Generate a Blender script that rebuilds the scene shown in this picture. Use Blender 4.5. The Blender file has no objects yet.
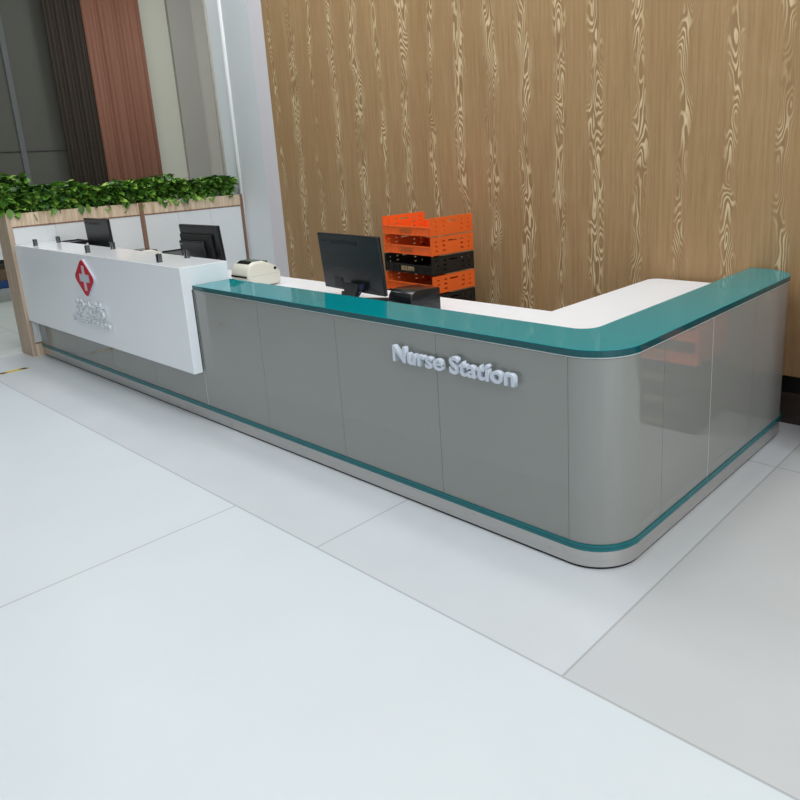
import bpy, bmesh, math, random
from mathutils import Vector, Matrix
random.seed(7)
S = 0.81            # plan units -> metres
SC = bpy.context.scene
COL = SC.collection
PI = math.pi

# ------------------------------------------------------------ materials
MATS = {}
def new_mat(name):
    m = bpy.data.materials.new(name); m.use_nodes = True
    MATS[name] = m
    return m, m.node_tree, m.node_tree.nodes['Principled BSDF']
def lin(c):
    return tuple((x/255/12.92 if x/255 <= .04045 else ((x/255+.055)/1.055)**2.4) for x in c) + (1,)
def setp(b, **k):
    names = dict(rough='Roughness', metal='Metallic', ior='IOR', spec='Specular IOR Level', coat='Coat Weight', coatr='Coat Roughness', trans='Transmission Weight', sub='Subsurface Weight')
    for a, v in k.items(): b.inputs[names[a]].default_value = v
def simple(name, rgb, vary=.04, scale=6, bump=0, bscale=200, stretch=(1, 1, 1), **k):
    """plain coloured surface with a slight procedural variation"""
    m, nt, b = new_mat(name); N = nt.nodes; L = nt.links
    tc = N.new('ShaderNodeTexCoord'); mp = N.new('ShaderNodeMapping'); mp.inputs['Scale'].default_value = stretch
    no = N.new('ShaderNodeTexNoise'); no.inputs['Scale'].default_value = scale; no.inputs['Detail'].default_value = 3
    mx = N.new('ShaderNodeMixRGB'); c = lin(rgb)
    mx.inputs[1].default_value = tuple(x*(1-vary) for x in c[:3]) + (1,)
    mx.inputs[2].default_value = tuple(min(1, x*(1+vary)) for x in c[:3]) + (1,)
    L.new(tc.outputs['Object'], mp.inputs[0]); L.new(mp.outputs[0], no.inputs[0])
    L.new(no.outputs[0], mx.inputs[0]); L.new(mx.outputs[0], b.inputs['Base Color'])
    if bump:
        n2 = N.new('ShaderNodeTexNoise'); n2.inputs['Scale'].default_value = bscale
        bp = N.new('ShaderNodeBump'); bp.inputs['Strength'].default_value = bump; bp.inputs['Distance'].default_value = .002
        L.new(mp.outputs[0], n2.inputs[0]); L.new(n2.outputs[0], bp.inputs['Height']); L.new(bp.outputs[0], b.inputs['Normal'])
    setp(b, **k)
    return m

class G:
    """small helper to write node maths"""
    def __init__(s, nt): s.nt = nt
    def m(s, op, a, b=None, c=None):
        n = s.nt.nodes.new('ShaderNodeMath'); n.operation = op
        for i, v in enumerate((a, b, c)):
            if v is None: continue
            if isinstance(v, (int, float)): n.inputs[i].default_value = v
            else: s.nt.links.new(v, n.inputs[i])
        return n.outputs[0]
    def step(s, v, lo, hi):
        n = s.nt.nodes.new('ShaderNodeMapRange'); n.interpolation_type = 'SMOOTHSTEP'
        s.nt.links.new(v, n.inputs[0]); n.inputs[1].default_value = lo; n.inputs[2].default_value = hi
        return n.outputs[0]
    def line(s, v, c, w): return s.m('SUBTRACT', 1, s.step(s.m('ABSOLUTE', s.m('SUBTRACT', v, c)), w*.5, w))
    def gt(s, v, c): return s.m('GREATER_THAN', v, c)
    def lt(s, v, c): return s.m('LESS_THAN', v, c)
    def mul(s, *a):
        r = a[0]
        for x in a[1:]: r = s.m('MULTIPLY', r, x)
        return r
    def noise(s, vec, scale, detail=2, rough=.5, stretch=(1, 1, 1), off=(0, 0, 0)):
        mp = s.nt.nodes.new('ShaderNodeMapping'); mp.inputs['Scale'].default_value = stretch; mp.inputs['Location'].default_value = off
        s.nt.links.new(vec, mp.inputs[0])
        n = s.nt.nodes.new('ShaderNodeTexNoise'); n.inputs['Scale'].default_value = scale; n.inputs['Detail'].default_value = detail; n.inputs['Roughness'].default_value = rough
        s.nt.links.new(mp.outputs[0], n.inputs[0]); return n.outputs[0]
    def mix(s, f, a, b):
        n = s.nt.nodes.new('ShaderNodeMixRGB')
        for i, v in enumerate((f, a, b)):
            if isinstance(v, (int, float)): n.inputs[i].default_value = v
            elif isinstance(v, tuple): n.inputs[i].default_value = v
            else: s.nt.links.new(v, n.inputs[i])
        return n.outputs[0]
    def xyz(s, scale=1/S):
        tc = s.nt.nodes.new('ShaderNodeTexCoord')
        vm = s.nt.nodes.new('ShaderNodeVectorMath'); vm.operation = 'SCALE'; vm.inputs['Scale'].default_value = scale
        s.nt.links.new(tc.outputs['Object'], vm.inputs[0])
        sp = s.nt.nodes.new('ShaderNodeSeparateXYZ'); s.nt.links.new(vm.outputs[0], sp.inputs[0])
        return vm.outputs[0], sp.outputs[0], sp.outputs[1], sp.outputs[2]

# wood veneer wall: brown ground, columns of pale cathedral grain
def make_wall_wood():
    m, nt, b = new_mat('wood_veneer_wall'); g = G(nt); L = nt.links
    vec, x, y, z = g.xyz()
    wob = g.m('MULTIPLY', g.m('SUBTRACT', g.noise(vec, 1, 2, stretch=(1.1, 0, 1.3)), .5), .20)
    wob2 = g.m('MULTIPLY', g.m('SUBTRACT', g.noise(vec, 1, 2, stretch=(5, 0, 4.5), off=(3, 0, 8)), .5), .06)
    xw = g.m('ADD', x, g.m('ADD', wob, wob2))
    P = .335
    u = g.m('SUBTRACT', g.m('FRACT', g.m('DIVIDE', xw, P)), .5)
    au = g.m('ABSOLUTE', u)
    cellid = g.m('FLOOR', g.m('DIVIDE', xw, P))
    wn = nt.nodes.new('ShaderNodeTexWhiteNoise'); wn.noise_dimensions = '1D'; L.new(cellid, wn.inputs['W'])
    width = g.m('ADD', .10, g.m('MULTIPLY', wn.outputs[0], .13))
    thick = g.m('ADD', width, g.m('MULTIPLY', g.m('SUBTRACT', g.noise(vec, 1, 2, stretch=(2.2, 0, 3.2), off=(9, 0, 2)), .5), .28))
    colmask = g.step(g.m('SUBTRACT', thick, au), -.06, .12)
    # contours of a vertically stretched field -> closed loops and arches
    f = g.noise(vec, 1, 1.5, .45, stretch=(9.5, 0, 2.1), off=(1, 0, 5))
    f = g.m('ADD', f, g.m('MULTIPLY', g.m('MULTIPLY', u, u), 3.0))
    f = g.m('ADD', f, g.m('MULTIPLY', z, .18))
    rings = g.m('SINE', g.m('MULTIPLY', f, 105))
    rings = g.step(rings, -.3, .9)
    patch = g.step(g.noise(vec, 1, 2, stretch=(2.6, 0, 2.2), off=(4, 0, 1)), .33, .55)
    vein = g.mul(colmask, rings, g.m('ADD', .18, g.m('MULTIPLY', patch, .82)))
    # faint straight streaks everywhere
    st = g.noise(vec, 1, 4, .65, stretch=(46, 0, 1.4))
    st2 = g.noise(vec, 1, 3, .6, stretch=(170, 0, 5))
    tone = g.noise(vec, 1, 2, stretch=(1.6, 0, .22), off=(0, 0, 3))
    base = g.mix(g.step(st, .3, .7), lin((156, 126, 88)), lin((176, 144, 104)))
    base = g.mix(g.m('MULTIPLY', g.step(st2, .48, .72), .45), base, lin((194, 165, 124)))
    base = g.mix(g.m('MULTIPLY', g.step(tone, .35, .7), .35), base, lin((150, 118, 78)))
    dark = g.mul(colmask, g.m('SUBTRACT', 1, rings), .38)
    base = g.mix(dark, base, lin((122, 94, 62)))
    colr = g.mix(g.m('MULTIPLY', vein, .72), base, lin((232, 212, 172)))
    L.new(colr, b.inputs['Base Color']); setp(b, rough=.5, ior=1.4)
make_wall_wood()

def oak(name, c0, c1, horiz_y=True, rough=.5):
    m, nt, b = new_mat(name); g = G(nt)
    vec, x, y, z = g.xyz()
    a = g.noise(vec, 1, 4, .6, stretch=(26, 26, 1.6)); d = g.noise(vec, 1, 3, .6, stretch=(90, 90, 5))
    c = g.mix(g.step(a, .34, .66), lin(c0), lin(c1))
    c = g.mix(g.m('MULTIPLY', g.step(d, .5, .75), .4), c, lin(tuple(int(q*.8) for q in c0)))
    nt.links.new(c, b.inputs['Base Color']); setp(b, rough=rough)
    return m
oak('planter_oak', (196, 172, 144), (226, 206, 180))
oak('post_oak', (176, 154, 134), (200, 178, 156))
oak('brown_edging', (128, 98, 82), (146, 114, 96))

def make_floor():
    m, nt, b = new_mat('floor_tiles'); g = G(nt); L = nt.links
    vec, x, y, z = g.xyz()
    inr = g.gt(x, .155); lowz = g.lt(y, -.64)
    outer = g.m('MAXIMUM', inr, lowz)
    w = .0065
    l1 = g.mul(g.line(y, -.64, w), g.lt(x, 3.5))
    l2 = g.mul(g.line(x, .155, w), g.gt(y, -.64))
    l3 = g.mul(g.line(x, -1.315, w), g.gt(y, -.64), g.lt(y, .2))
    l4 = g.mul(g.line(x, -2.058, w), lowz)
    l5 = g.mul(g.line(y, 1.615, w), g.gt(x, -.1))
    l6 = g.line(x, -7.25, .02)
    left = g.lt(x, -7.25)
    gx = g.mul(left, g.line(g.m('FRACT', g.m('ADD', g.m('DIVIDE', x, 1.0), 20.11)), .5, .03))
    gy = g.mul(left, g.line(g.m('FRACT', g.m('ADD', g.m('DIVIDE', y, 1.0), 20.3)), .5, .02))
    seam = l1
    for q in (l2, l3, l4, l5): seam = g.m('MAXIMUM', seam, q)
    seam = g.m('MAXIMUM', seam, g.m('MULTIPLY', g.m('MAXIMUM', gx, gy), .4))
    mott = g.noise(vec, 1.6, 4, .6)
    white = g.mix(mott, lin((211, 219, 224)), lin((218, 226, 230)))
    strip = g.mix(mott, lin((200, 205, 209)), lin((213, 218, 222)))
    warm = g.mix(mott, lin((194, 197, 200)), lin((203, 206, 208)))
    c = g.mix(lowz, strip, white)
    c = g.mix(g.mul(inr, g.gt(y, -.64)), c, warm)
    c = g.mix(left, c, lin((206, 214, 210)))
    c = g.mix(g.m('MULTIPLY', seam, .42), c, lin((120, 122, 124)))
    c = g.mix(g.m('MULTIPLY', l6, .6), c, lin((240, 244, 246)))
    L.new(c, b.inputs['Base Color'])
    setp(b, rough=.33, ior=1.32)
make_floor()

simple('grey_back_painted_glass', (139, 141, 137), .015, 3, rough=.03, ior=1.72)
simple('glass_edge_pale', (205, 210, 208), .02, rough=.2)
simple('teal_glass_top', (0, 138, 147), .02, 4, rough=.03, ior=1.45)
simple('teal_glass_edge', (0, 78, 84), .05, 4, rough=.12, ior=1.5)
simple('teal_strip', (0, 106, 112), .05, 4, rough=.12, ior=1.5)
simple('gloss_white', (242, 246, 251), .008, 3, rough=.1, ior=1.36)
simple('satin_white', (238, 241, 244), .01, 3, rough=.3)
simple('worktop_white', (246, 249, 255), .02, 9, rough=.32)
simple('panel_white', (222, 226, 228), .008, 3, rough=.3)
simple('panel_joint', (188, 192, 194), .02, rough=.4)
simple('black_seal', (18, 18, 19), .1, rough=.5)
simple('wall_white', (240, 246, 250), .012, 2, rough=.55)
simple('wall_trim_white', (250, 252, 253), .01, 2, rough=.45)
simple('wall_warm_grey', (222, 219, 224), .012, 2, rough=.55)
simple('far_wall_dark', (84, 84, 76), .06, 3, bump=.3, bscale=90, rough=.6)
simple('far_wall_strip', (98, 102, 102), .05, 3, rough=.5)
simple('far_wall_pale', (205, 205, 190), .02, 2, rough=.5)
simple('far_wall_shade_grey', (172, 169, 161), .02, 2, rough=.5)  # darker bay tone: shade on a turned face, painted as colour
simple('far_wall_beige', (194, 190, 180), .02, 2, rough=.5)
simple('hall_wall', (150, 150, 146), .03, 2, rough=.6)
simple('ceiling_paint', (205, 206, 204), .02, 2, rough=.7)
simple('dark_curtain', (66, 57, 49), .35, 3, stretch=(14, 14, .3), rough=.85)
simple('brown_curtain', (142, 96, 76), .3, 3, stretch=(12, 12, .25), rough=.7)
simple('black_board', (16, 16, 17), .1, rough=.35)
simple('brown_skirting', (62, 52, 48), .2, 4, stretch=(.5, .5, 30), rough=.18)
simple('chrome', (225, 228, 230), .03, rough=.12, metal=1)
simple('clamp_metal', (120, 124, 128), .05, rough=.2, metal=1)
simple('sign_chrome', (240, 245, 250), .03, rough=.2, metal=.55)
simple('sign_white', (206, 214, 226), .03, 20, rough=.22)
simple('sign_red', (196, 22, 44), .06, 12, rough=.25)
simple('monitor_black', (13, 17, 22), .1, 8, bump=.1, rough=.36)
simple('monitor_dark', (10, 11, 12), .1, rough=.55)
simple('screen_glass', (12, 14, 18), .05, rough=.08)
simple('badge_silver', (140, 145, 150), .1, rough=.3, metal=.5)
simple('cable_blue', (24, 26, 70), .1, rough=.5)
simple('cream_plastic', (222, 221, 208), .015, 6, rough=.36)
simple('cream_plastic_shade', (202, 201, 188), .015, 6, rough=.4)
simple('smoked_window', (14, 15, 16), .1, rough=.12)
simple('gloss_black', (20, 23, 27), .08, rough=.22)
simple('crate_orange', (244, 104, 36), .05, 10, rough=.42)
simple('crate_black', (27, 26, 25), .1, 10, rough=.42)
simple('crate_mark_beige', (188, 166, 128), .1, rough=.6)
simple('crate_mark_faint', (206, 112, 52), .1, rough=.6)
simple('grey_keyboard', (70, 76, 80), .1, rough=.5)
simple('tape_yellow', (226, 196, 60), .12, 20, rough=.5)
simple('tape_black', (70, 52, 40), .2, 20, rough=.5)
simple('soil_dark', (30, 26, 20), .2, 20, rough=.9)
simple('leaf_stem', (52, 66, 34), .2, rough=.7)
simple('carton_brown', (128, 104, 82), .1, rough=.7)
simple('blue_cloth', (44, 82, 140), .1, rough=.7)

def make_steel():
    m, nt, b = new_mat('brushed_steel'); g = G(nt); L = nt.links
    vec, x, y, z = g.xyz()
    n = g.noise(vec, 1, 3, .6, stretch=(1.5, 1.5, 160)); sm = g.noise(vec, 9, 5, .7, stretch=(1, 1, 3))
    c = g.mix(n, lin((178, 176, 174)), lin((206, 203, 200)))
    c = g.mix(g.m('MULTIPLY', g.step(sm, .6, .72), .35), c, lin((100, 98, 96)))
    L.new(c, b.inputs['Base Color']); setp(b, metal=.8, rough=.3)
make_steel()

def make_leaf():
    m, nt, b = new_mat('ivy_leaf'); g = G(nt); L = nt.links
    oi = nt.nodes.new('ShaderNodeNewGeometry')
    r = oi.outputs['Random Per Island']
    c = g.mix(r, lin((34, 72, 30)), lin((118, 172, 62)))
    c = g.mix(g.step(r, .82, 1.0), c, lin((168, 204, 90)))
    L.new(c, b.inputs['Base Color']); setp(b, rough=.42)
make_leaf()

# ------------------------------------------------------------ mesh helpers
class MB:
    """collects shapes (plan units) into one bmesh, each face with a material slot"""
    def __init__(s): s.bm = bmesh.new(); s.mats = []
    def mi(s, mat):
        if mat not in s.mats: s.mats.append(mat)
        return s.mats.index(mat)
    def box(s, x0, x1, y0, y1, z0, z1, mat, bev=0, M=None, seg=2):
        r = bmesh.ops.create_cube(s.bm, size=1)
        vs = r['verts']
        for v in vs:
            v.co = Vector(((x0+x1)/2 + v.co.x*(x1-x0), (y0+y1)/2 + v.co.y*(y1-y0), (z0+z1)/2 + v.co.z*(z1-z0)))
        fs = set(f for v in vs for f in v.link_faces)
        i = s.mi(mat)
        for f in fs: f.material_index = i
        allv = list(vs)
        if bev:
            es = list(set(e for v in vs for e in v.link_edges))
            rr = bmesh.ops.bevel(s.bm, geom=es, offset=bev, segments=seg, profile=.5, affect='EDGES', material=-1)
            allv = list(set(v for f in rr['faces'] for v in f.verts) | set(v for v in vs if v.is_valid))
            st = list(allv); seen = set(allv)
            while st:
                v = st.pop()
                for e in v.link_edges:
                    o = e.other_vert(v)
                    if o not in seen: seen.add(o); st.append(o)
            allv = list(seen)
            for v in allv:
                for f in v.link_faces: f.material_index = i
        if M is not None:
            for v in allv: v.co = M @ v.co
        return s
    def poly(s, pts, z0, z1, mat, side=None, M=None, bev=0, axis='z'):
        """extrude a closed outline; axis z: pts=(x,y); y: pts=(x,z) along y; x: pts=(y,z) along x"""
        def P(p, h): return {'z': Vector((p[0], p[1], h)), 'y': Vector((p[0], h, p[1])), 'x': Vector((h, p[0], p[1]))}[axis]
        a = [s.bm.verts.new(P(p, z0)) for p in pts]; b = [s.bm.verts.new(P(p, z1)) for p in pts]
        i = s.mi(mat); j = s.mi(side or mat); n = len(pts); fs = []
        f = s.bm.faces.new(a); f.material_index = i; fs.append(f)
        f = s.bm.faces.new(b); f.material_index = i; fs.append(f); top = f
        for k in range(n):
            f = s.bm.faces.new((a[k], a[(k+1) % n], b[(k+1) % n], b[k])); f.material_index = j; fs.append(f)
        bmesh.ops.recalc_face_normals(s.bm, faces=fs)
        if bev:
            es = [e for e in top.edges]
            bmesh.ops.bevel(s.bm, geom=es, offset=bev, segments=2, affect='EDGES', profile=.5)
        if M is not None:
            for v in a+b: v.co = M @ v.co
        return s
    def cyl(s, p0, p1, r, mat, n=16, r2=None, cap=True):
        p0 = Vector(p0); p1 = Vector(p1); d = (p1-p0); L = d.length; d.normalize()
        q = Vector((0, 0, 1)).rotation_difference(d)
        if r2 is None: r2 = r
        i = s.mi(mat)
        A = [s.bm.verts.new(p0 + q @ Vector((r*math.cos(2*PI*k/n), r*math.sin(2*PI*k/n), 0))) for k in range(n)]
        B = [s.bm.verts.new(p1 + q @ Vector((r2*math.cos(2*PI*k/n), r2*math.sin(2*PI*k/n), 0))) for k in range(n)]
        for k in range(n):
            f = s.bm.faces.new((A[k], A[(k+1) % n], B[(k+1) % n], B[k])); f.material_index = i; f.smooth = True
        if cap:
            f = s.bm.faces.new(A[::-1]); f.material_index = i
            f = s.bm.faces.new(B); f.material_index = i
        return s
    def tube(s, pts, r, mat, n=8):
        for a, b in zip(pts[:-1], pts[1:]): s.cyl(a, b, r, mat, n)
        return s
    def build(s, name, parent=None, smooth=False, origin=(0, 0, 0)):
        me = bpy.data.meshes.new(name)
        o = Vector(origin)
        for v in s.bm.verts: v.co = (v.co - o)*S
        s.bm.normal_update()
        s.bm.to_mesh(me); s.bm.free()
        for m in s.mats: me.materials.append(MATS[m])
        ob = bpy.data.objects.new(name, me); COL.objects.link(ob)
        ob.location = o*S
        if parent is not None: ob.parent = parent
        if smooth:
            for p in me.polygons: p.use_smooth = True
        return ob
def struct(ob): ob['kind'] = 'structure'; return ob
def tag(ob, label, cat, group=None, kind=None):
    ob['label'] = label; ob['category'] = cat
    if group: ob['group'] = group
    if kind: ob['kind'] = kind
    return ob
def thing(name, label, cat, loc=(0, 0, 0), rz=0, group=None):
    o = bpy.data.objects.new(name, None); COL.objects.link(o)
    o.location = Vector(loc)*S; o.rotation_euler = (0, 0, rz); o.empty_display_size = .1
    return tag(o, label, cat, group)
def dup(root, loc=None, rz=None):
    r = root.copy(); COL.objects.link(r)
    if loc is not None: r.location = Vector(loc)*S
    if rz is not None: r.rotation_euler = (0, 0, rz)
    for ch in list(root.children):
        c = ch.copy(); COL.objects.link(c); c.parent = r
        for gch in list(ch.children):
            d = gch.copy(); COL.objects.link(d); d.parent = c
    return r

# ------------------------------------------------------------ the setting
WY = 2.356                     # plane of the wood veneer wall
HC = 6.5                       # ceiling
b = MB(); b.box(-14, 8, -10, 7.2, -.15, 0, 'floor_tiles'); struct(b.build('floor'))
b = MB(); b.box(-14, 8, -10, 7.2, HC, HC+.15, 'ceiling_paint'); struct(b.build('ceiling'))
b = MB(); b.box(-5.63, 8, WY, WY+.2, .334, HC, 'wood_veneer_wall'); struct(b.build('wall_back'))
b = MB(); b.box(-5.63, 8, WY+.02, WY+.2, .215, .334, 'black_board'); b.box(-5.63, 8, WY-.004, WY+.2, 0, .215, 'brown_skirting')
struct(b.build('baseboard_back'))
b = MB(); b.box(8, 8.2, -10, 7.2, 0, HC, 'hall_wall'); struct(b.build('wall_right'))
b = MB(); b.box(-14, 8, -10.2, -10, 0, HC, 'hall_wall'); struct(b.build('wall_front'))
b = MB(); b.box(-14, 8, 7.2, 7.4, 0, HC, 'hall_wall'); struct(b.build('wall_rear'))
# white pillar between the wood wall and the hall behind
b = MB()
b.poly([(-5.632, WY), (-5.887, WY), (-5.887, 7.2), (-5.632, 7.2)], 0, HC, 'wall_warm_grey'); struct(b.build('wall_side'))
b = MB()
b.poly([(-5.889, WY), (-6.90, 2.66), (-7.36, 2.735), (-7.40, 2.80), (-7.40, 7.2), (-5.889, 7.2)], 0, HC, 'wall_white')
struct(b.build('wall_pillar'))
b = MB(); b.cyl((-6.93, 2.668, 0), (-6.93, 2.668, HC), .035, 'wall_trim_white', 12); struct(b.build('trim_1', smooth=True))
b = MB(); b.cyl((-7.385, 2.765, 0), (-7.385, 2.765, HC), .05, 'far_wall_beige', 12); struct(b.build('trim_2', smooth=True))
# far wall of the hall; shading between its bays is put into their colours
FX = -13
b = MB()
b.box(FX-.3, FX, -10, 3.7, 0, HC, 'far_wall_dark'); struct(b.build('wall_left'))
b = MB(); b.box(FX-.3, FX+.02, 4.2, 5.20, 0, HC, 'far_wall_pale'); struct(b.build('wall_left_bay'))
b = MB(); b.box(FX-.3, FX+.10, 5.20, 5.70, 0, HC, 'far_wall_shade_grey'); struct(b.build('wall_left_pier'))
b = MB(); b.box(FX-.3, FX+.05, 5.70, 7.2, 0, HC, 'far_wall_beige'); struct(b.build('wall_left_end'))
b = MB(); b.box(FX, FX+.015, -8, 3.7, 2.265, 2.275, 'black_seal'); struct(b.build('trim_3'))
b = MB(); b.box(FX, FX+.03, 2.12, 2.21, 0, 5.0, 'far_wall_strip', .005); struct(b.build('trim_4'))

def curtain(name, y0, y1, z0, z1, mat, folds, amp, label, x=FX+.22, irregular=.3):
    rnd = random.Random(folds)
    bm = MB(); n = folds*10; pts = []
    ph = 0; i = bm.mi(mat)
    rows = []
    offs = [rnd.uniform(-irregular, irregular) for _ in range(folds+2)]
    for k in range(n+1):
        t = k/n; f = t*folds; a = offs[int(f)]*(1-(f % 1)) + offs[int(f)+1]*(f % 1)
        pts.append((x + amp*(.5+.5*a)*math.sin(2*PI*(f+a*.3)), y0+(y1-y0)*t))
    zs = [z0, (z0+z1)/2, z1]
    for z in zs: rows.append([bm.bm.verts.new((p[0], p[1], z)) for p in pts])
    for r0, r1 in zip(rows[:-1], rows[1:]):
        for k in range(n):
            f = bm.bm.faces.new((r0[k], r0[k+1], r1[k+1], r1[k])); f.material_index = i; f.smooth = True
    # header rail
    o = thing(name, label, 'curtain', (x, (y0+y1)/2, z0))
    bm.bm.verts.ensure_lookup_table()
    cl = bm.build('curtain_cloth', o, origin=(x, (y0+y1)/2, z0)); cl.location = (0, 0, 0)
    sm = cl.modifiers.new('thick', 'SOLIDIFY'); sm.thickness = .008
    r = MB(); r.box(-.05, .05, -(y1-y0)/2, (y1-y0)/2, z1-z0, z1-z0+.06, 'badge_silver'); r.build('curtain_track', o)
    return o
curtain('window_curtain', 2.82, 3.45, .02, 6.3, 'dark_curtain', 9, .05, 'dark brown almost black pleated curtain on the far wall, left of the reddish one')
curtain('window_curtain', 3.475, 4.555, .02, 6.3, 'brown_curtain', 7, .06, 'reddish brown floor-length curtain on the far wall behind the hedge', irregular=.8)

# ------------------------------------------------------------ counter
R_ = .235; LY = 2.33; HT = 1.05; XL = -6.89
def arc(cx, cy, r, a0, a1, n=14):
    return [(cx+r*math.cos(a0+(a1-a0)*k/n), cy+r*math.sin(a0+(a1-a0)*k/n)) for k in range(n+1)]
def front(d, x0, x1): return [(x0, d), (x1, d)]
def corner(d): return arc(-R_, R_, R_-d, -PI/2, 0)
def side(d, y0, y1): return [(-d, y0), (-d, y1)]
def endc(d): return arc(-R_, LY-R_, R_-d, 0, PI/2)
def ribbon(fn, d0, d1, z0, z1, mat, side_=None):
    o = fn(d0); i = fn(d1)
    b = MB(); b.poly(o + i[::-1], z0, z1, mat, side_); return b
def full(d, x0=XL, xe=-.95): return front(d, x0, -R_) + corner(d)[1:] + side(d, R_, LY-R_)[1:] + endc(d)[1:] + [(xe, LY-d)]
def shade_round(ob, ang=35):
    me = ob.data
    for p in me.polygons: p.use_smooth = True
    try: me.set_sharp_from_angle(angle=math.radians(ang))
    except Exception: pass
    return ob

counter = thing('nurse_station_counter', 'long L-shaped nurse station counter clad in glossy grey glass with a teal glass edge', 'counter', (-3, .2, 0))
CO = Vector((-3, .2, 0))
def cpart(b, name, round_=False):
    ob = b.build(name, counter, origin=tuple(CO)); ob.location = (0, 0, 0)
    if round_: shade_round(ob)
    return ob
# floor seal, steel plinth, teal strip
cpart(ribbon(lambda d: full(d, -6.885, -.32), .012, .10, .0, .014, 'black_seal'), 'floor_seal', 1)
cpart(ribbon(lambda d: full(d, -6.885, -.32), .004, .09, .014, .092, 'brushed_steel'), 'steel_plinth', 1)
cpart(ribbon(lambda d: full(d, -6.885, -.32), 0, .09, .094, .110, 'teal_strip'), 'teal_strip', 1)
cpart(ribbon(lambda d: full(d, -6.885, -.32), .001, .09,   .110, .113, 'teal_glass_edge'), 'strip_joint', 1)
cpart(ribbon(lambda d: full(d, -6.885, -.32), -.001, .09, .113, .127, 'teal_strip'), 'teal_strip', 1)
# white carcass wall behind the glass
cpart(ribbon(lambda d: full(d, -6.885, -.32), .016, .08, .127, 1.015, 'glass_edge_pale'), 'carcass_wall', 1)
# glass panels with fine joints
J = [-6.885, -6.70, -5.889, -5.077, -4.264, -3.4515, -2.6375, -1.836, -1.028, -.235]
gz0, gz1 = .128, 1.008; gap = .0012
for a, c in zip(J[:-1], J[1:]):
    cpart(ribbon(lambda d, a=a, c=c: front(d, a+gap, c-gap), .006, .0155, gz0, gz1, 'grey_back_painted_glass'), 'glass_panel')
cpart(ribbon(lambda d: front(d, -R_+gap, -R_+gap+.0005) + corner(d) + side(d, R_+.001, .459-gap), .006, .0155, gz0, gz1, 'grey_back_painted_glass'), 'glass_panel', 1)
cpart(ribbon(lambda d: side(d, .459+gap, 1.001-gap*2), .006, .0155, gz0, gz1, 'grey_back_painted_glass'), 'glass_panel')
cpart(ribbon(lambda d: side(d, 1.001+gap*2, 1.595-gap), .006, .0155, gz0, gz1, 'grey_back_painted_glass'), 'glass_panel')
cpart(ribbon(lambda d: side(d, 1.595+gap, LY-R_-gap), .006, .0155, gz0, gz1, 'grey_back_painted_glass'), 'glass_panel')
cpart(ribbon(lambda d: side(d, LY-R_, LY-R_+.001) + endc(d) + [(-.32, LY-d)], .006, .0155, gz0, gz1, 'grey_back_painted_glass'), 'glass_panel', 1)
cpart(ribbon(lambda d: full(d, -3.44, -.32), .004, .017, 1.0105, 1.0165, 'glass_edge_pale'), 'edge_strip', 1)
b = MB(); b.box(-3.453, -3.450, .0055, .012, gz0, gz1, 'glass_edge_pale'); cpart(b, 'joint_bead')
b = MB(); b.box(-.012, -.0055, .9995, 1.0025, gz0, gz1, 'glass_edge_pale'); cpart(b, 'joint_bead')
# teal glass top: rounded L outline
xi = -.318; ri = .10
top = full(0, -3.443, xi) + [(xi, LY-.02), (xi, .318+ri)] + arc(xi-ri, .318+ri, ri, 0, -PI/2)[1:] + [(-3.443, .318)]
b = MB(); b.poly(top, 1.017, HT, 'teal_glass_top', 'teal_glass_edge', bev=.0025)
cpart(b, 'teal_glass_top')

# text builder ---------------------------------------------------------
def text_mesh(s, x0, x1, z0, z1, y, depth, mat, bold=0.0, bev=0.0, squeeze=None, sp=1.0):
    cu = bpy.data.curves.new('lettering', 'FONT'); cu.body = s; cu.extrude = .05; cu.offset = bold; cu.bevel_depth = bev; cu.resolution_u = 4
    cu.space_character = sp
    ob = bpy.data.objects.new('tmp', cu); COL.objects.link(ob)
    bpy.context.view_layer.update()
    me = bpy.data.meshes.new_from_object(ob.evaluated_get(bpy.context.evaluated_depsgraph_get()))
    bpy.data.objects.remove(ob)
    xs = [v.co.x for v in me.vertices]; ys = [v.co.y for v in me.vertices]; zs = [v.co.z for v in me.vertices]
    ax, bx, ay, by, az, bz = min(xs), max(xs), min(ys), max(ys), min(zs), max(zs)
    for v in me.vertices:
        X = x0+(v.co.x-ax)/(bx-ax)*(x1-x0); Z = z0+(v.co.y-ay)/(by-ay)*(z1-z0); Y = y+(v.co.z-bz)/(az-bz)*depth
        v.co = Vector((X, Y, Z))*S
    me.materials.clear(); me.materials.append(MATS[mat])
    return me
def text_part(name, parent, porigin, *a, **k):
    me = text_mesh(*a, **k)
    o = Vector(porigin)*S
    for v in me.vertices: v.co -= o
    ob = bpy.data.objects.new(name, me); COL.objects.link(ob); ob.parent = parent
    return ob
t = text_part('sign_lettering', counter, CO, 'Nurse Station', -1.305, -.495, .832, .922, -.040, .028, 'sign_white', bold=.022, bev=.006, sp=1.04)
t['label'] = 'raised bluish white letters reading Nurse Station'
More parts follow.
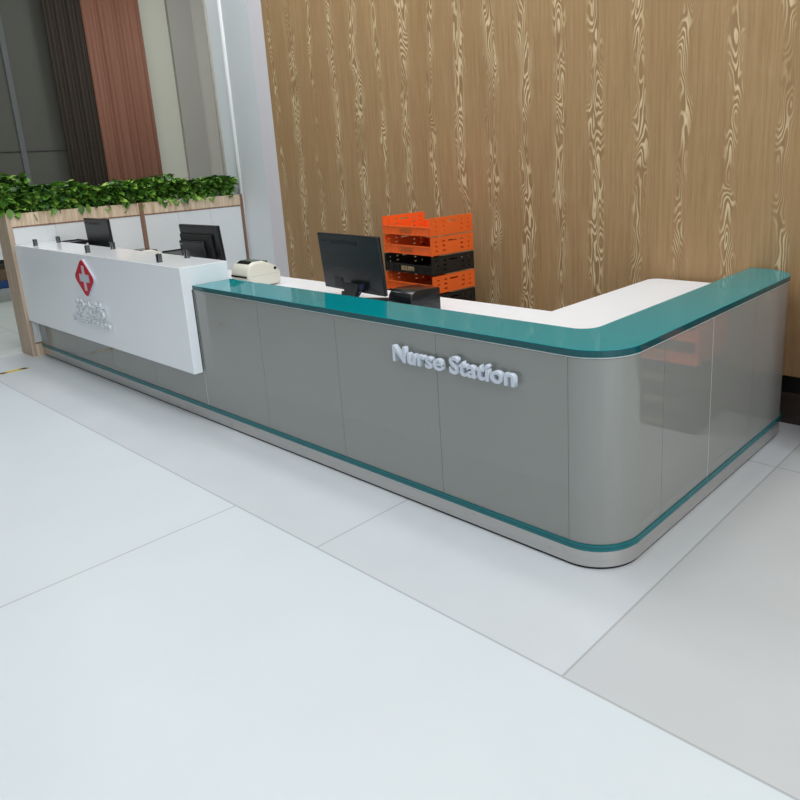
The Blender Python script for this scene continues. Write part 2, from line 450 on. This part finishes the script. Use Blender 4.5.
# ------------------------------------------------------------ raised white ledge
LO = Vector((-5.17, -.04, .394))
ledge = thing('transaction_ledge', 'raised glossy white transaction ledge carrying the red cross emblem, by the oak planter', 'counter ledge', LO)
def lpart(b, name, round_=False):
    ob = b.build(name, ledge, origin=tuple(LO)); ob.location = (0, 0, 0)
    if round_: shade_round(ob)
    return ob
b = MB()
b.poly([(-.077, .394), (-.006, .394), (-.006, 1.018), (.305, 1.018), (.305, 1.188), (-.077, 1.188)], -6.892, -3.445, 'gloss_white', axis='x')
bmesh.ops.bevel(b.bm, geom=[e for e in b.bm.edges], offset=.003, segments=2, affect='EDGES', profile=.5)
lpart(b, 'ledge_body')
for (x, y) in ((-6.50, 0), (-6.54, .23), (-5.225, 0), (-5.245, .23), (-3.893, 0), (-3.898, .23)):
    b = MB()
    b.box(x-.024, x+.024, y-.016, y+.016, 1.187, 1.193, 'chrome', .002)
    b.box(x-.023, x-.012, y-.015, y+.015, 1.190, 1.256, 'clamp_metal', .003)
    b.box(x+.012, x+.023, y-.015, y+.015, 1.190, 1.256, 'clamp_metal', .003)
    lpart(b, 'glass_clamp')
# emblem: red rounded rhombus with a cross cut through to the white ledge
ec = (-5.15, .985)
def rhomb(hw, hh, r, n=6):
    cs = [(0, hh), (-hw, 0), (0, -hh), (hw, 0)]; out = []
    for k in range(4):
        p = Vector(cs[k]); a = (Vector(cs[k-1])-p).normalized(); c = (Vector(cs[(k+1) % 4])-p).normalized()
        for q in range(n+1):
            t = q/n; A = p+a*r; B = p+c*r
            w = (1-t)**2*A + 2*t*(1-t)*p + t*t*B
            out.append((w.x, w.y))
    return out
def cross(l, w):
    return [(w, l), (-w, l), (-w, w), (-l, w), (-l, -w), (-w, -w), (-w, -l), (w, -l), (w, -w), (l, -w), (l, w), (w, w)]
def ring_mesh(outer, inner, y0, y1, mat, side_):
    """plate with a hole: outline outer, hole inner, both star shaped around 0"""
    b = MB(); bm = b.bm; i = b.mi(mat); j = b.mi(side_)
    N = 120
    def hit(poly, ang):
        d = Vector((math.cos(ang), math.sin(ang))); best = 0
        for k in range(len(poly)):
            p = Vector(poly[k]); q = Vector(poly[(k+1) % len(poly)]); e = q-p
            den = d.x*e.y-d.y*e.x
            if abs(den) < 1e-9: continue
            t = (p.x*e.y-p.y*e.x)/den; s_ = (p.x*d.y-p.y*d.x)/den
            if t > 0 and -1e-6 <= s_ <= 1+1e-6: best = max(best, t)
        return d*best
    angs = sorted(set([round(2*PI*k/N, 5) for k in range(N)] + [round(math.atan2(p[1], p[0]) % (2*PI), 5) for p in inner]))
    O = [hit(outer, a) for a in angs]; I = [hit(inner, a) for a in angs]; n = len(angs)
    V_ = lambda p, y: bm.verts.new((ec[0]+p.x, y, ec[1]+p.y))
    of = [V_(p, y0) for p in O]; ob_ = [V_(p, y1) for p in O]; inf = [V_(p, y0) for p in I]; inb = [V_(p, y1) for p in I]
    for k in range(n):
        m = (k+1) % n
        for q, mi in (((of[k], of[m], inf[m], inf[k]), i), ((ob_[k], inb[k], inb[m], ob_[m]), i), ((of[k], ob_[k], ob_[m], of[m]), j), ((inf[k], inf[m], inb[m], inb[k]), j)):
            f = bm.faces.new(q); f.material_index = mi
    bmesh.ops.recalc_face_normals(bm, faces=bm.faces)
    return b
emb = ring_mesh(rhomb(.206, .174, .05), cross(.112, .036), -.101, -.0945, 'sign_red', 'sign_red')
e_ob = lpart(emb, 'cross_emblem'); e_ob['label'] = 'red diamond emblem with a white cross cut out of it'
b = MB(); b.poly([(ec[0]+p[0], ec[1]+p[1]) for p in rhomb(.212, .180, .05)], -.094, -.0775, 'sign_white', axis='y')
lpart(b, 'emblem_backing')
t = text_part('sign_lettering', ledge, LO, '护士站', -5.43, -4.85, .650, .785, -.108, .020, 'sign_chrome', bold=.004, sp=1.1)
t['label'] = 'polished metal Chinese characters on standoffs'
t = text_part('sign_lettering', ledge, LO, 'NurseStation', -5.53, -4.765, .568, .634, -.108, .020, 'sign_chrome', bold=.006)
t['label'] = 'small polished metal letters reading NurseStation'

# ------------------------------------------------------------ white worktop
wt = thing('worktop', 'white L-shaped staff worktop just behind the teal glass ledge', 'worktop', (-3, .6, 0))
WO = Vector((-3, .6, 0)); r4 = .09
pts = [(XL+.005, .085), (-R_-.02, .085)] + arc(-R_, R_, R_-.085, -PI/2, 0)[1:] + [(-.085, LY-.02)] + [(-1.02+r4, LY-.02)] + arc(-1.02+r4, LY-.02-r4, r4, PI/2, PI)[1:] + [(-1.02, 1.022), (XL+.005, 1.022)]
b = MB(); b.poly(pts, .885, .929, 'worktop_white', bev=.006)
ob = b.build('tabletop', wt, origin=tuple(WO)); ob.location = (0, 0, 0)
for (x0, x1, y0, y1) in ((-6.86, -6.82, .1, .96), (-5.2, -5.16, .1, .96), (-3.5, -3.46, .1, .96), (-1.5, -1.46, .1, .96), (-.97, -.1, 2.24, 2.28)):
    b = MB(); b.box(x0, x1, y0, y1, 0, .885, 'satin_white', .003); ob = b.build('support_panel', wt, origin=tuple(WO)); ob.location = (0, 0, 0)

# ------------------------------------------------------------ planter partition
PX = -6.9; PW = .32
pt = thing('planter_partition', 'white panelled partition with oak post and oak planter trough along its top', 'partition', (PX-.16, 1.2, 0))
PO = Vector((PX-.16, 1.2, 0))
def ppart(b, name, lab=None):
    ob = b.build(name, pt, origin=tuple(PO)); ob.location = (0, 0, 0)
    if lab: ob['label'] = lab
    return ob
b = MB(); b.box(PX-PW-.005, PX+.006, -.105, -.06, 0, 1.512, 'post_oak', .002); ppart(b, 'oak_post')
b = MB(); b.box(PX-PW, PX-.006, -.06, 2.64, 0, 1.37, 'panel_white'); ppart(b, 'partition_core')
py = [-.058, .353, .86, 1.278]; p2 = [1.333, 1.746, 2.17, 2.60]
for seg in (py, p2):
    for a, c in zip(seg[:-1], seg[1:]):
        b = MB(); b.box(PX-.006, PX, a+.0015, c-.0015, .145, 1.357, 'panel_white', .001); ppart(b, 'white_panel')
b = MB(); b.box(PX-.006, PX+.004, -.06, 2.64, 1.357, 1.372, 'brown_edging'); ppart(b, 'edge_trim_or_shadow')
b = MB(); b.box(PX-.006, PX+.004, -.06, 2.64, .13, .145, 'brown_edging'); ppart(b, 'edge_trim_or_shadow')
b = MB(); b.box(PX-.006, PX+.004, -.06, 2.64, 0, .13, 'planter_oak'); ppart(b, 'oak_plinth')
b = MB(); b.box(PX-.006, PX+.003, 1.279, 1.332, .145, 1.505, 'brown_edging'); ppart(b, 'divider_trim')
b = MB(); b.box(PX-.006, PX+.003, 2.602, 2.64, .145, 1.505, 'brown_edging'); ppart(b, 'divider_trim')
# trough
for (y0, y1) in ((-.06, 1.2785), (1.3325, 2.6015)):
    b = MB(); b.box(PX-.03, PX+.001, y0, y1, 1.372, 1.502, 'planter_oak', .001); ppart(b, 'trough_front')
b = MB(); b.box(PX-PW, PX-PW+.03, -.06, 2.64, 1.37, 1.502, 'planter_oak'); b.box(PX-PW+.03, PX-.03, 2.61, 2.64, 1.37, 1.502, 'planter_oak'); ppart(b, 'trough_back')
b = MB(); b.box(PX-PW+.031, PX-.031, -.058, 2.608, 1.371, 1.47, 'soil_dark'); ppart(b, 'soil')

# second partition further back in the hall
QX = -11.0
q = thing('planter_partition', 'distant pale partition behind the oak post with a hedge on top', 'partition', (QX, .3, 0))
for a in ((-.15, .15, -1.6, 1.2, .66, 1.5, 'panel_white', 'partition_panel'), (-.12, .12, -1.6, 1.2, .60, .66, 'black_board', 'edge_trim_or_shadow'), (-.15, .15, 1.08, 1.2, 0, .6, 'panel_white', 'end_post'), (-.15, .15, -1.6, -1.48, 0, .6, 'panel_white', 'end_post')):  # black band below the panel is its shadow, built as a strip
    b = MB(); b.box(*a[:7]); b.build(a[7], q)

# hedges ---------------------------------------------------------------
def leaf(bm, i, p, L, yaw, pitch, roll):
    Mx = Matrix.Translation(p) @ Matrix.Rotation(yaw, 4, 'Z') @ Matrix.Rotation(pitch, 4, 'Y') @ Matrix.Rotation(roll, 4, 'X')
    w = L*.34
    pts = [(0, 0, 0), (.22*L, w*.85, .02*L), (.5*L, w, .0), (.8*L, w*.45, -.06*L), (1.0*L, 0, -.14*L), (.8*L, -w*.45, -.06*L), (.5*L, -w, 0), (.22*L, -w*.85, .02*L)]
    mid = [(.25*L, 0, -.035*L), (.5*L, 0, -.05*L), (.78*L, 0, -.09*L)]
    v = [bm.verts.new(Mx @ Vector(q)) for q in pts]; c = [bm.verts.new(Mx @ Vector(q)) for q in mid]
    for f in ((v[0], v[1], c[0]), (v[1], v[2], c[1], c[0]), (v[2], v[3], c[2], c[1]), (v[3], v[4], c[2]), (v[4], v[5], c[2]), (v[5], v[6], c[1], c[2]), (v[6], v[7], c[0], c[1]), (v[7], v[0], c[0])):
        ff = bm.faces.new(f[::-1]); ff.material_index = i; ff.smooth = True
def hedge(name, label, x0, x1, y0, y1, zb, zt, n, seed, L=.115, hang=.12):
    rnd = random.Random(seed)
    b = MB(); i = b.mi('ivy_leaf'); 
    for k in range(n):
        y = rnd.uniform(y0, y1); x = rnd.uniform(x0, x1); t = rnd.random()
        hump = .03*math.sin(y*5.1)+.02*math.sin(y*11.3+1)
        z = zb + (zt-zb+hump)*(t**.55)
        yaw = rnd.uniform(-1.5, 1.5) if rnd.random() < .72 else rnd.uniform(0, 2*PI)
        leaf(b.bm, i, Vector((x, y, z)), L*rnd.uniform(.7, 1.2), yaw, rnd.uniform(-.6, .9), rnd.uniform(-.7, .7))
    for k in range(int((y1-y0)*20)):           # leaves spilling over the trough edge
        y = rnd.uniform(y0, y1)
        leaf(b.bm, i, Vector((x1+rnd.uniform(-.02, .03), y, zb+rnd.uniform(-.0, .07))), L*rnd.uniform(.7, 1.15), rnd.uniform(-1.1, 1.1), rnd.uniform(.6, 1.35), rnd.uniform(-.5, .5))
    o = thing(name, label, 'hedge', ((x0+x1)/2, (y0+y1)/2, zb-.03))
    O_ = ((x0+x1)/2, (y0+y1)/2, zb-.03)
    f = b.build('foliage', o, origin=O_); f.location = (0, 0, 0); f['kind'] = 'stuff'
    s = MB()
    for k in range(int((y1-y0)*14)):
        y = rnd.uniform(y0+.05, y1-.05); x = rnd.uniform(x0+.05, x1-.05)
        s.cyl((x, y, zb-.03), (x+rnd.uniform(-.05, .05), y+rnd.uniform(-.05, .05), zt-.03), .005, 'leaf_stem', 5, .003)
    so = s.build('stems', o, origin=O_); so.location = (0, 0, 0); so['kind'] = 'stuff'
    return o
hedge('ivy_hedge', 'long bushy green ivy hedge filling the oak trough above the white panels', PX-PW+.02, PX-.02, -.13, 2.57, 1.50, 1.74, 4400, 5, L=.10)
hedge('ivy_hedge', 'small dark green hedge further back at the left, behind the long one', QX-.15, QX+.15, -1.1, 1.47, 1.5, 1.86, 1200, 9, L=.13)
# ------------------------------------------------------------ small far things
b = MB(); b.box(-.2, .2, -.8, .8, 0, .13, 'blue_cloth', .02)
o = tag(b.build('storage_tub', origin=(0, 0, 0)), 'blue tub on the floor left of the oak post, far back', 'tub'); o.location = Vector((-12.75, 1.1, 0))*S
b = MB(); b.box(-.18, .18, -.7, .7, 0, .16, 'carton_brown', .01); b.box(-.181, .181, -.03, .03, .158, .1615, 'badge_silver')
o = tag(b.build('cardboard_carton'), 'brown carton resting on the blue tub left of the oak post', 'carton'); o.location = Vector((-12.75, 1.1, .13))*S

# hazard tape
tp = thing('floor_tape', 'worn yellow and black warning tape on the floor left of the white ledge', 'tape', (-6.47, -1.1, 0))
b = MB(); b.box(-.035, .035, -.85, .80, 0.0005, .0015, 'tape_yellow'); b.build('tape_strip', tp)
for y in [k*.19-.8 for k in range(9)]:
    b = MB(); b.poly([(-.03, y), (.03, y+.03), (.03, y+.09), (-.03, y+.06)], .0015, .002, 'tape_black'); b.build('tape_mark', tp)

# ------------------------------------------------------------ monitors (backs towards the visitor)
def monitor(label, x, y, z, w, h, yaw, tilt, style, dz):
    """z: centre of panel; dz: desk height"""
    o = thing('computer_monitor', label, 'monitor', (x, y, dz), yaw, 'computer monitors on the worktop')
    T = Matrix.Translation(Vector((0, 0, z-dz))) @ Matrix.Rotation(-tilt, 4, 'X')
    b = MB()
    if style != 'box':
        b.box(-w/2, w/2, -.014, .014, -h/2, h/2, 'monitor_black', .006, M=T)
        b.box(-w*.28, w*.16, -.017, -.013, h*.33, h*.39, 'monitor_dark', M=T)
        b.box(-w*.30, -w*.16, -.018, -.013, -h*.46, -h*.28, 'monitor_dark', M=T)
        b.box(w*.14, w*.24, -.018, -.013, -h*.44, -h*.30, 'monitor_dark', M=T)
    else:
        b.box(-w/2, w/2, -.012, .022, -h/2, h/2, 'monitor_black', .006, M=T)
        b.box(-w*.46, w*.36, -.035, -.01, -h*.40, h*.30, 'monitor_dark', .008, M=T)
        b.box(-w*.44, w*.20, -.060, -.03, -h*.38, h*.16, 'monitor_black', .01, M=T)
    b.build('housing', o)
    b = MB(); b.box(-w*.48, w*.48, .0142 if style != 'box' else .0222, .0165 if style != 'box' else .0245, -h*.46, h*.47, 'screen_glass', M=T); b.build('screen', o)
    b = MB()
    if style == 'box':
        b.box(-w*.42, -w*.35, -.062, -.0605, h*.07, h*.10, 'badge_silver', M=T)
        b2 = MB(); b2.box(-w*.10, w*.04, -.064, -.0605, -h*.36, -h*.30, 'sign_white', M=T); b2.build('rating_label', o)
    else:
        b.box(-w*.44, -w*.34, -.0155, -.0145, h*.36, h*.385, 'monitor_dark', M=T)
    b.build('badge', o)
    # stand: neck plus base plate
    bot = z-dz-h/2
    b = MB(); b.poly([(-.05, bot+h*.16), (.13, bot+h*.16), (.07, .015), (-.03, .015)], -.05, -.02, 'monitor_dark', axis='y'); b.build('stand_neck', o)
    b = MB()
    if style == 'flat':
        for sx in (-1, 1):
            b.poly([(0, -.05), (sx*.10, -.03), (sx*.27, .08), (sx*.27, .13), (sx*.22, .13), (sx*.08, .03), (0, .02)], 0, .018, 'monitor_dark', bev=.004)
    else: b.box(-.16, .16, -.10, .12, 0, .016, 'monitor_dark', .006)
    b.build('stand_base', o)
    if style == 'flat':
        b = MB(); pts = [(w*.20, -.02, bot+h*.10), (w*.21, -.06, bot+.0), (w*.215, -.09, .03), (w*.22, -.12, .008), (w*.1, -.05, .006)]
        b.tube([Vector(p) for p in pts], .006, 'cable_blue'); b.build('cable', o)
        b = MB(); b.box(w*.175, w*.225, -.04, -.016, bot+h*.09, bot+h*.17, 'cable_blue', .003); b.build('cable_plug', o)
    return o
monitor('flat black monitor seen from behind, nearest the orange crates', -2.42, .65, 1.186, .709, .398, -.084, -.078, 'flat', .93)
monitor('black monitor with a stepped back standing beside the cream label printer', -4.14, .50, 1.23, .58, .37, .028, -.083, 'box', .93)
monitor('small black monitor behind the ledge above the red cross emblem', -6.34, .565, 1.225, .56, .37, .018, -.03, 'slim', .93)

# ------------------------------------------------------------ label printers
def label_printer(label, x, y, rz=0):
    o = thing('label_printer', label, 'printer', (x, y, .93), rz, 'cream label printers on the worktop')
    w, d, h = .125, .30, .20
    b = MB()
    prof = [(-d/2, .004), (d/2-.02, .004), (d/2, .02), (d/2+.004, .10), (d/2-.03, .15), (d/2-.09, .18), (.0, .205), (-d/2+.07, .204), (-d/2+.02, .18), (-d/2, .145), (-d/2-.004, .10)]
    def bodyprof(z0, z1):
        out = [p for p in prof if z0-1e-6 <= p[1] <= z1+1e-6]; return out
    b.poly(prof, -w, w, 'cream_plastic', axis='x')
    bmesh.ops.bevel(b.bm, geom=[e for e in b.bm.edges if abs(e.verts[0].co.x-e.verts[1].co.x) < 1e-6], offset=.022, segments=4, affect='EDGES', profile=.5)
    shade_round(b.build('housing', o), 40)
    b = MB(); b.box(-w*.86, w*.86, -d/2-.012, -d/2+.02, .085, .100, 'smoked_window', .003); b.build('label_slot', o)
    b = MB(); b.box(-w-.001, w+.001, -d/2+.02, d/2-.02, .094, .098, 'cream_plastic_shade'); b.build('seam_line', o)
    b = MB(); b.poly([(-d/2+.035, .188), (-d/2+.07, .2055), (0, .2075), (.06, .195), (.06, .180), (-d/2+.05, .180)], -w*.7, w*.7, 'smoked_window', axis='x'); b.build('roll_window', o)
    b = MB(); b.cyl((w, d*.33, .135), (w+.004, d*.33, .135), .012, 'smoked_window', 14); b.build('release_button', o)
    for sx in (-1, 1):
        for sy in (-1, 1):
            b = MB(); b.cyl((sx*w*.75, sy*d*.36, 0), (sx*w*.75, sy*d*.36, .006), .012, 'monitor_dark', 12); b.build('rubber_foot', o)
    return o
label_printer('cream label printer with a black roll window, at the end of the white ledge', -3.62, .65)
label_printer('cream label printer mostly hidden behind the white ledge, left of the stepped monitor', -5.42, .62)

# receipt printer
o = thing('receipt_printer', 'small glossy black receipt printer on the worktop in front of the crates', 'printer', (-1.735, .575, .93), -.05)
b = MB(); w, d, h = .104, .12, .125
prof = [(-d+.01, .0), (d, .0), (d, .150), (-.05, .160), (-.085, .157), (-.112, .143), (-.128, .118), (-.133, .09), (-.128, .05)]
b.poly(prof, -w, w, 'gloss_black', axis='x'); 
bmesh.ops.bevel(b.bm, geom=[e for e in b.bm.edges], offset=.006, segments=2, affect='EDGES', profile=.5)
shade_round(b.build('housing', o), 50)
b = MB(); b.box(-w*.8, w*.8, -.06, -.045, .1545, .159, 'monitor_dark'); b.build('paper_slot', o)
b = MB(); b.box(-w-.0008, w+.0008, -.125, d-.005, .062, .065, 'monitor_dark'); b.build('lid_seam', o)

# document trays behind the ledge
for (x, y, lab) in ((-5.05, .78, 'black document tray left of the stepped-back monitor'), (-6.68, .425, 'black document tray left of the far small monitor')):
    o = thing('document_tray', lab, 'tray', (x, y, .93), 0, 'black document trays behind the ledge')
    hh = .17 if y > .6 else .24
    W_ = .20 if y > .6 else .14
    b = MB(); b.box(-W_, W_, -.09, .09, hh-.012, hh, 'grey_keyboard', .003); b.build('tray_shelf', o)
    b = MB(); b.box(-W_, W_, .09, .102, hh-.012, hh+.016, 'black_board'); b.box(-W_-.012, -W_, -.09, .102, hh-.012, hh+.012, 'black_board'); b.box(W_, W_+.012, -.09, .102, hh-.012, hh+.012, 'black_board'); b.build('tray_rim', o)
    for sx in (-1, 1):
        b = MB(); b.box(sx*(W_-.02)-.008, sx*(W_-.02)+.008, -.08, .08, 0, hh-.012, 'black_board'); b.build('tray_leg', o)

# ------------------------------------------------------------ folding crates
CA, CB, CH = .60, .47, .1557
def crate_parts(mat, mark):
    """returns an empty with parts; origin at the front right lower corner, crate extends to -x and +y"""
    o = bpy.data.objects.new('folding_crate', None); COL.objects.link(o)
    g = .0008
    t = .014
    def sidepanel(xa):
        b = MB(); H0, H1 = .010, CH-.004
        rails = [(H0, .036), (.048, .074), (.086, .110), (.122, H1)]
        for z0, z1 in rails: b.box(xa, xa+t, 0, CB, z0, z1, mat)
        # mullions: pattern of slots, handle hole in the middle
        cols = [(0, .044), (.064, .120), (.152, .186), (.280, .322), (.354, .406), (.426, CB)]
        for gi in range(3):
            z0, z1 = rails[gi][1], rails[gi+1][0]
            cc = cols if gi == 2 else cols[:2] + [(.152, .322)] + cols[4:]
            for a, c in cc: b.box(xa, xa+t, a, c, z0, z1, mat)
        b.box(xa-.003 if xa > -.1 else xa+t, xa if xa > -.1 else xa+t+.003, .178, .288, .084, .091, mat)
        return b
    sidepanel(-t).build('side_panel', o); sidepanel(-CA).build('side_panel', o)
    for y0 in (0, CB-t):
        b = MB(); yo = -.004 if y0 == 0 else t
        b.box(-CA+t, -t, y0+.001, y0+t-.001, .010, .078, mat)
        b.box(-CA+t, -t, y0+min(0, yo), y0+t+(.004 if y0 else 0), .070, .080, mat)
        b.box(-CA+t, -t, y0+min(0, yo), y0+t+(.004 if y0 else 0), .010, .020, mat)
        for k in range(8):
            x = -CA+t+.02+k*(CA-2*t-.04)/7
            if y0 == 0 and k in (3, 4): continue
            b.box(x-.004, x+.004, y0+(-.003 if y0 == 0 else t-.001), y0+(.001 if y0 == 0 else t+.003), .02, .07, mat)
        b.build('end_panel', o)
    for (x, y) in ((-t, 0), (-CA, 0), (-t, CB-t), (-CA, CB-t)):
        b = MB(); b.box(x-.001, x+t+.001, y-.001, y+t+.001, .004, CH-.006, mat); b.build('corner_post', o)
    b = MB()
    b.box(-CA+t, -t, t, CB-t, .004, .010, mat)
    for k in range(6): b.box(-CA+t, -t, t+k*.08, t+k*.08+.012, .010, .016, mat)
    b.build('base_grid', o)
    me = text_mesh('蔬菜周转', -.385, -.225, .026, .066, -.0045, .004, mark, bold=.0)
    ob = bpy.data.objects.new('printed_characters', me); COL.objects.link(ob); ob.parent = o
    return o
protoO = crate_parts('crate_orange', 'crate_mark_faint'); protoK = crate_parts('crate_black', 'crate_mark_beige')
names = {8: 'orange folding crate at the very top of the stack against the wood wall',
         7: 'orange folding crate second from the top of the stack, above the black one',
         6: 'black folding crate with beige characters between two orange crates in the stack',
         5: 'orange folding crate under the black one, partly behind the receipt printer',
         4: 'black folding crate just above the worktop edge at the foot of the visible stack'}
usedO = usedK = False
th = -.062
def place_crate(kind, loc, rz, label, group):
    global usedO, usedK
    src = protoO if kind == 'O' else protoK
    first = not (usedO if kind == 'O' else usedK)
    if kind == 'O': usedO = True
    else: usedK = True
    o = src if first else dup(src)
    o.location = Vector(loc)*S; o.rotation_euler = (0, 0, rz)
    return tag(o, label, 'crate', group)
kinds = 'OKOKKOKOO'
low = {0: 'orange folding crate on the floor at the bottom of the stack', 1: 'black folding crate second from the floor in the stack', 2: 'orange folding crate third from the floor in the stack', 3: 'black folding crate fourth from the floor in the stack'}
for k in range(9):
    place_crate(kinds[k], (-2.536, 1.575, k*CH), th, names.get(k, low.get(k)), 'folding crates stacked behind the counter')
# a second stack beyond the right edge, seen mirrored in the side glass
for k, kd in enumerate('KKKOOKO'):
    place_crate(kd, (1.02, 1.80, k*CH), .0, ['lowest', 'second', 'third', 'fourth', 'fifth', 'sixth', 'topmost'][k] + ' crate of the stack mirrored in the side glass', 'crates standing right of the counter')

# ------------------------------------------------------------ lights
def area(name, loc, rot, sx, sy, power, col=(1, 1, 1)):
    l = bpy.data.lights.new(name, 'AREA'); l.shape = 'RECTANGLE'; l.size = sx*S; l.size_y = sy*S; l.energy = power; l.color = col
    o = bpy.data.objects.new(name, l); COL.objects.link(o); o.location = Vector(loc)*S; o.rotation_euler = rot
    return o
K = 1.0
for x in (-4.6, -1.2, 2.2, 5.6):
    for y in (-6.8, -3.6, -.4):
        area('ceiling_lamp', (x, y, HC-.05), (0, 0, 0), 1.5, 1.5, {-6.8: 20, -3.6: 32, -.4: 80}[y], (.96, .98, 1))
area('ceiling_lamp', (-9.5, 1.0, HC-.05), (0, 0, 0), 1.5, 1.5, 60*K)
area('ceiling_lamp', (-9.5, 5.0, HC-.05), (0, 0, 0), 1.5, 1.5, 110*K)
area('ceiling_lamp', (-3.5, 1.1, HC-.05), (0, 0, 0), 5.0, .8, 95*K)
area('window_daylight', (7.9, -3.5, 3.2), (0, PI/2, 0), 4.5, 8, 360*K, (.88, .95, 1))
area('window_daylight', (-1, -9.9, 3.4), (-PI/2, PI, 0), 8, 3, 30*K, (.88, .95, 1))

w = bpy.data.worlds.new('world'); SC.world = w; w.use_nodes = True
w.node_tree.nodes['Background'].inputs[0].default_value = (.8, .87, 1, 1); w.node_tree.nodes['Background'].inputs[1].default_value = .3

# ------------------------------------------------------------ camera
cam = bpy.data.cameras.new('camera'); co = bpy.data.objects.new('camera', cam); COL.objects.link(co)
r = Vector((0.74003441, 0.67079779, -0.04877899)); u = Vector((-0.13389879, 0.21801674, 0.966716)); f = Vector((-0.65910559, 0.70887166, -0.2511589))
M = Matrix((r, u, -f)).transposed().to_4x4(); M.translation = Vector((1.4424, -2.5329, 1.8906))*S
co.matrix_world = M
cam.sensor_width = 36; cam.sensor_fit = 'HORIZONTAL'; cam.lens = 721.9714*36/800
cam.shift_x = -(451.0263-400)/800; cam.shift_y = (339.9062-400)/800
cam.clip_start = .05; cam.clip_end = 100
SC.camera = co
SC.view_settings.view_transform = 'Standard'; SC.view_settings.look = 'None'; SC.view_settings.gamma = 1; SC.view_settings.use_curve_mapping = False
SC.view_settings.exposure = -.80
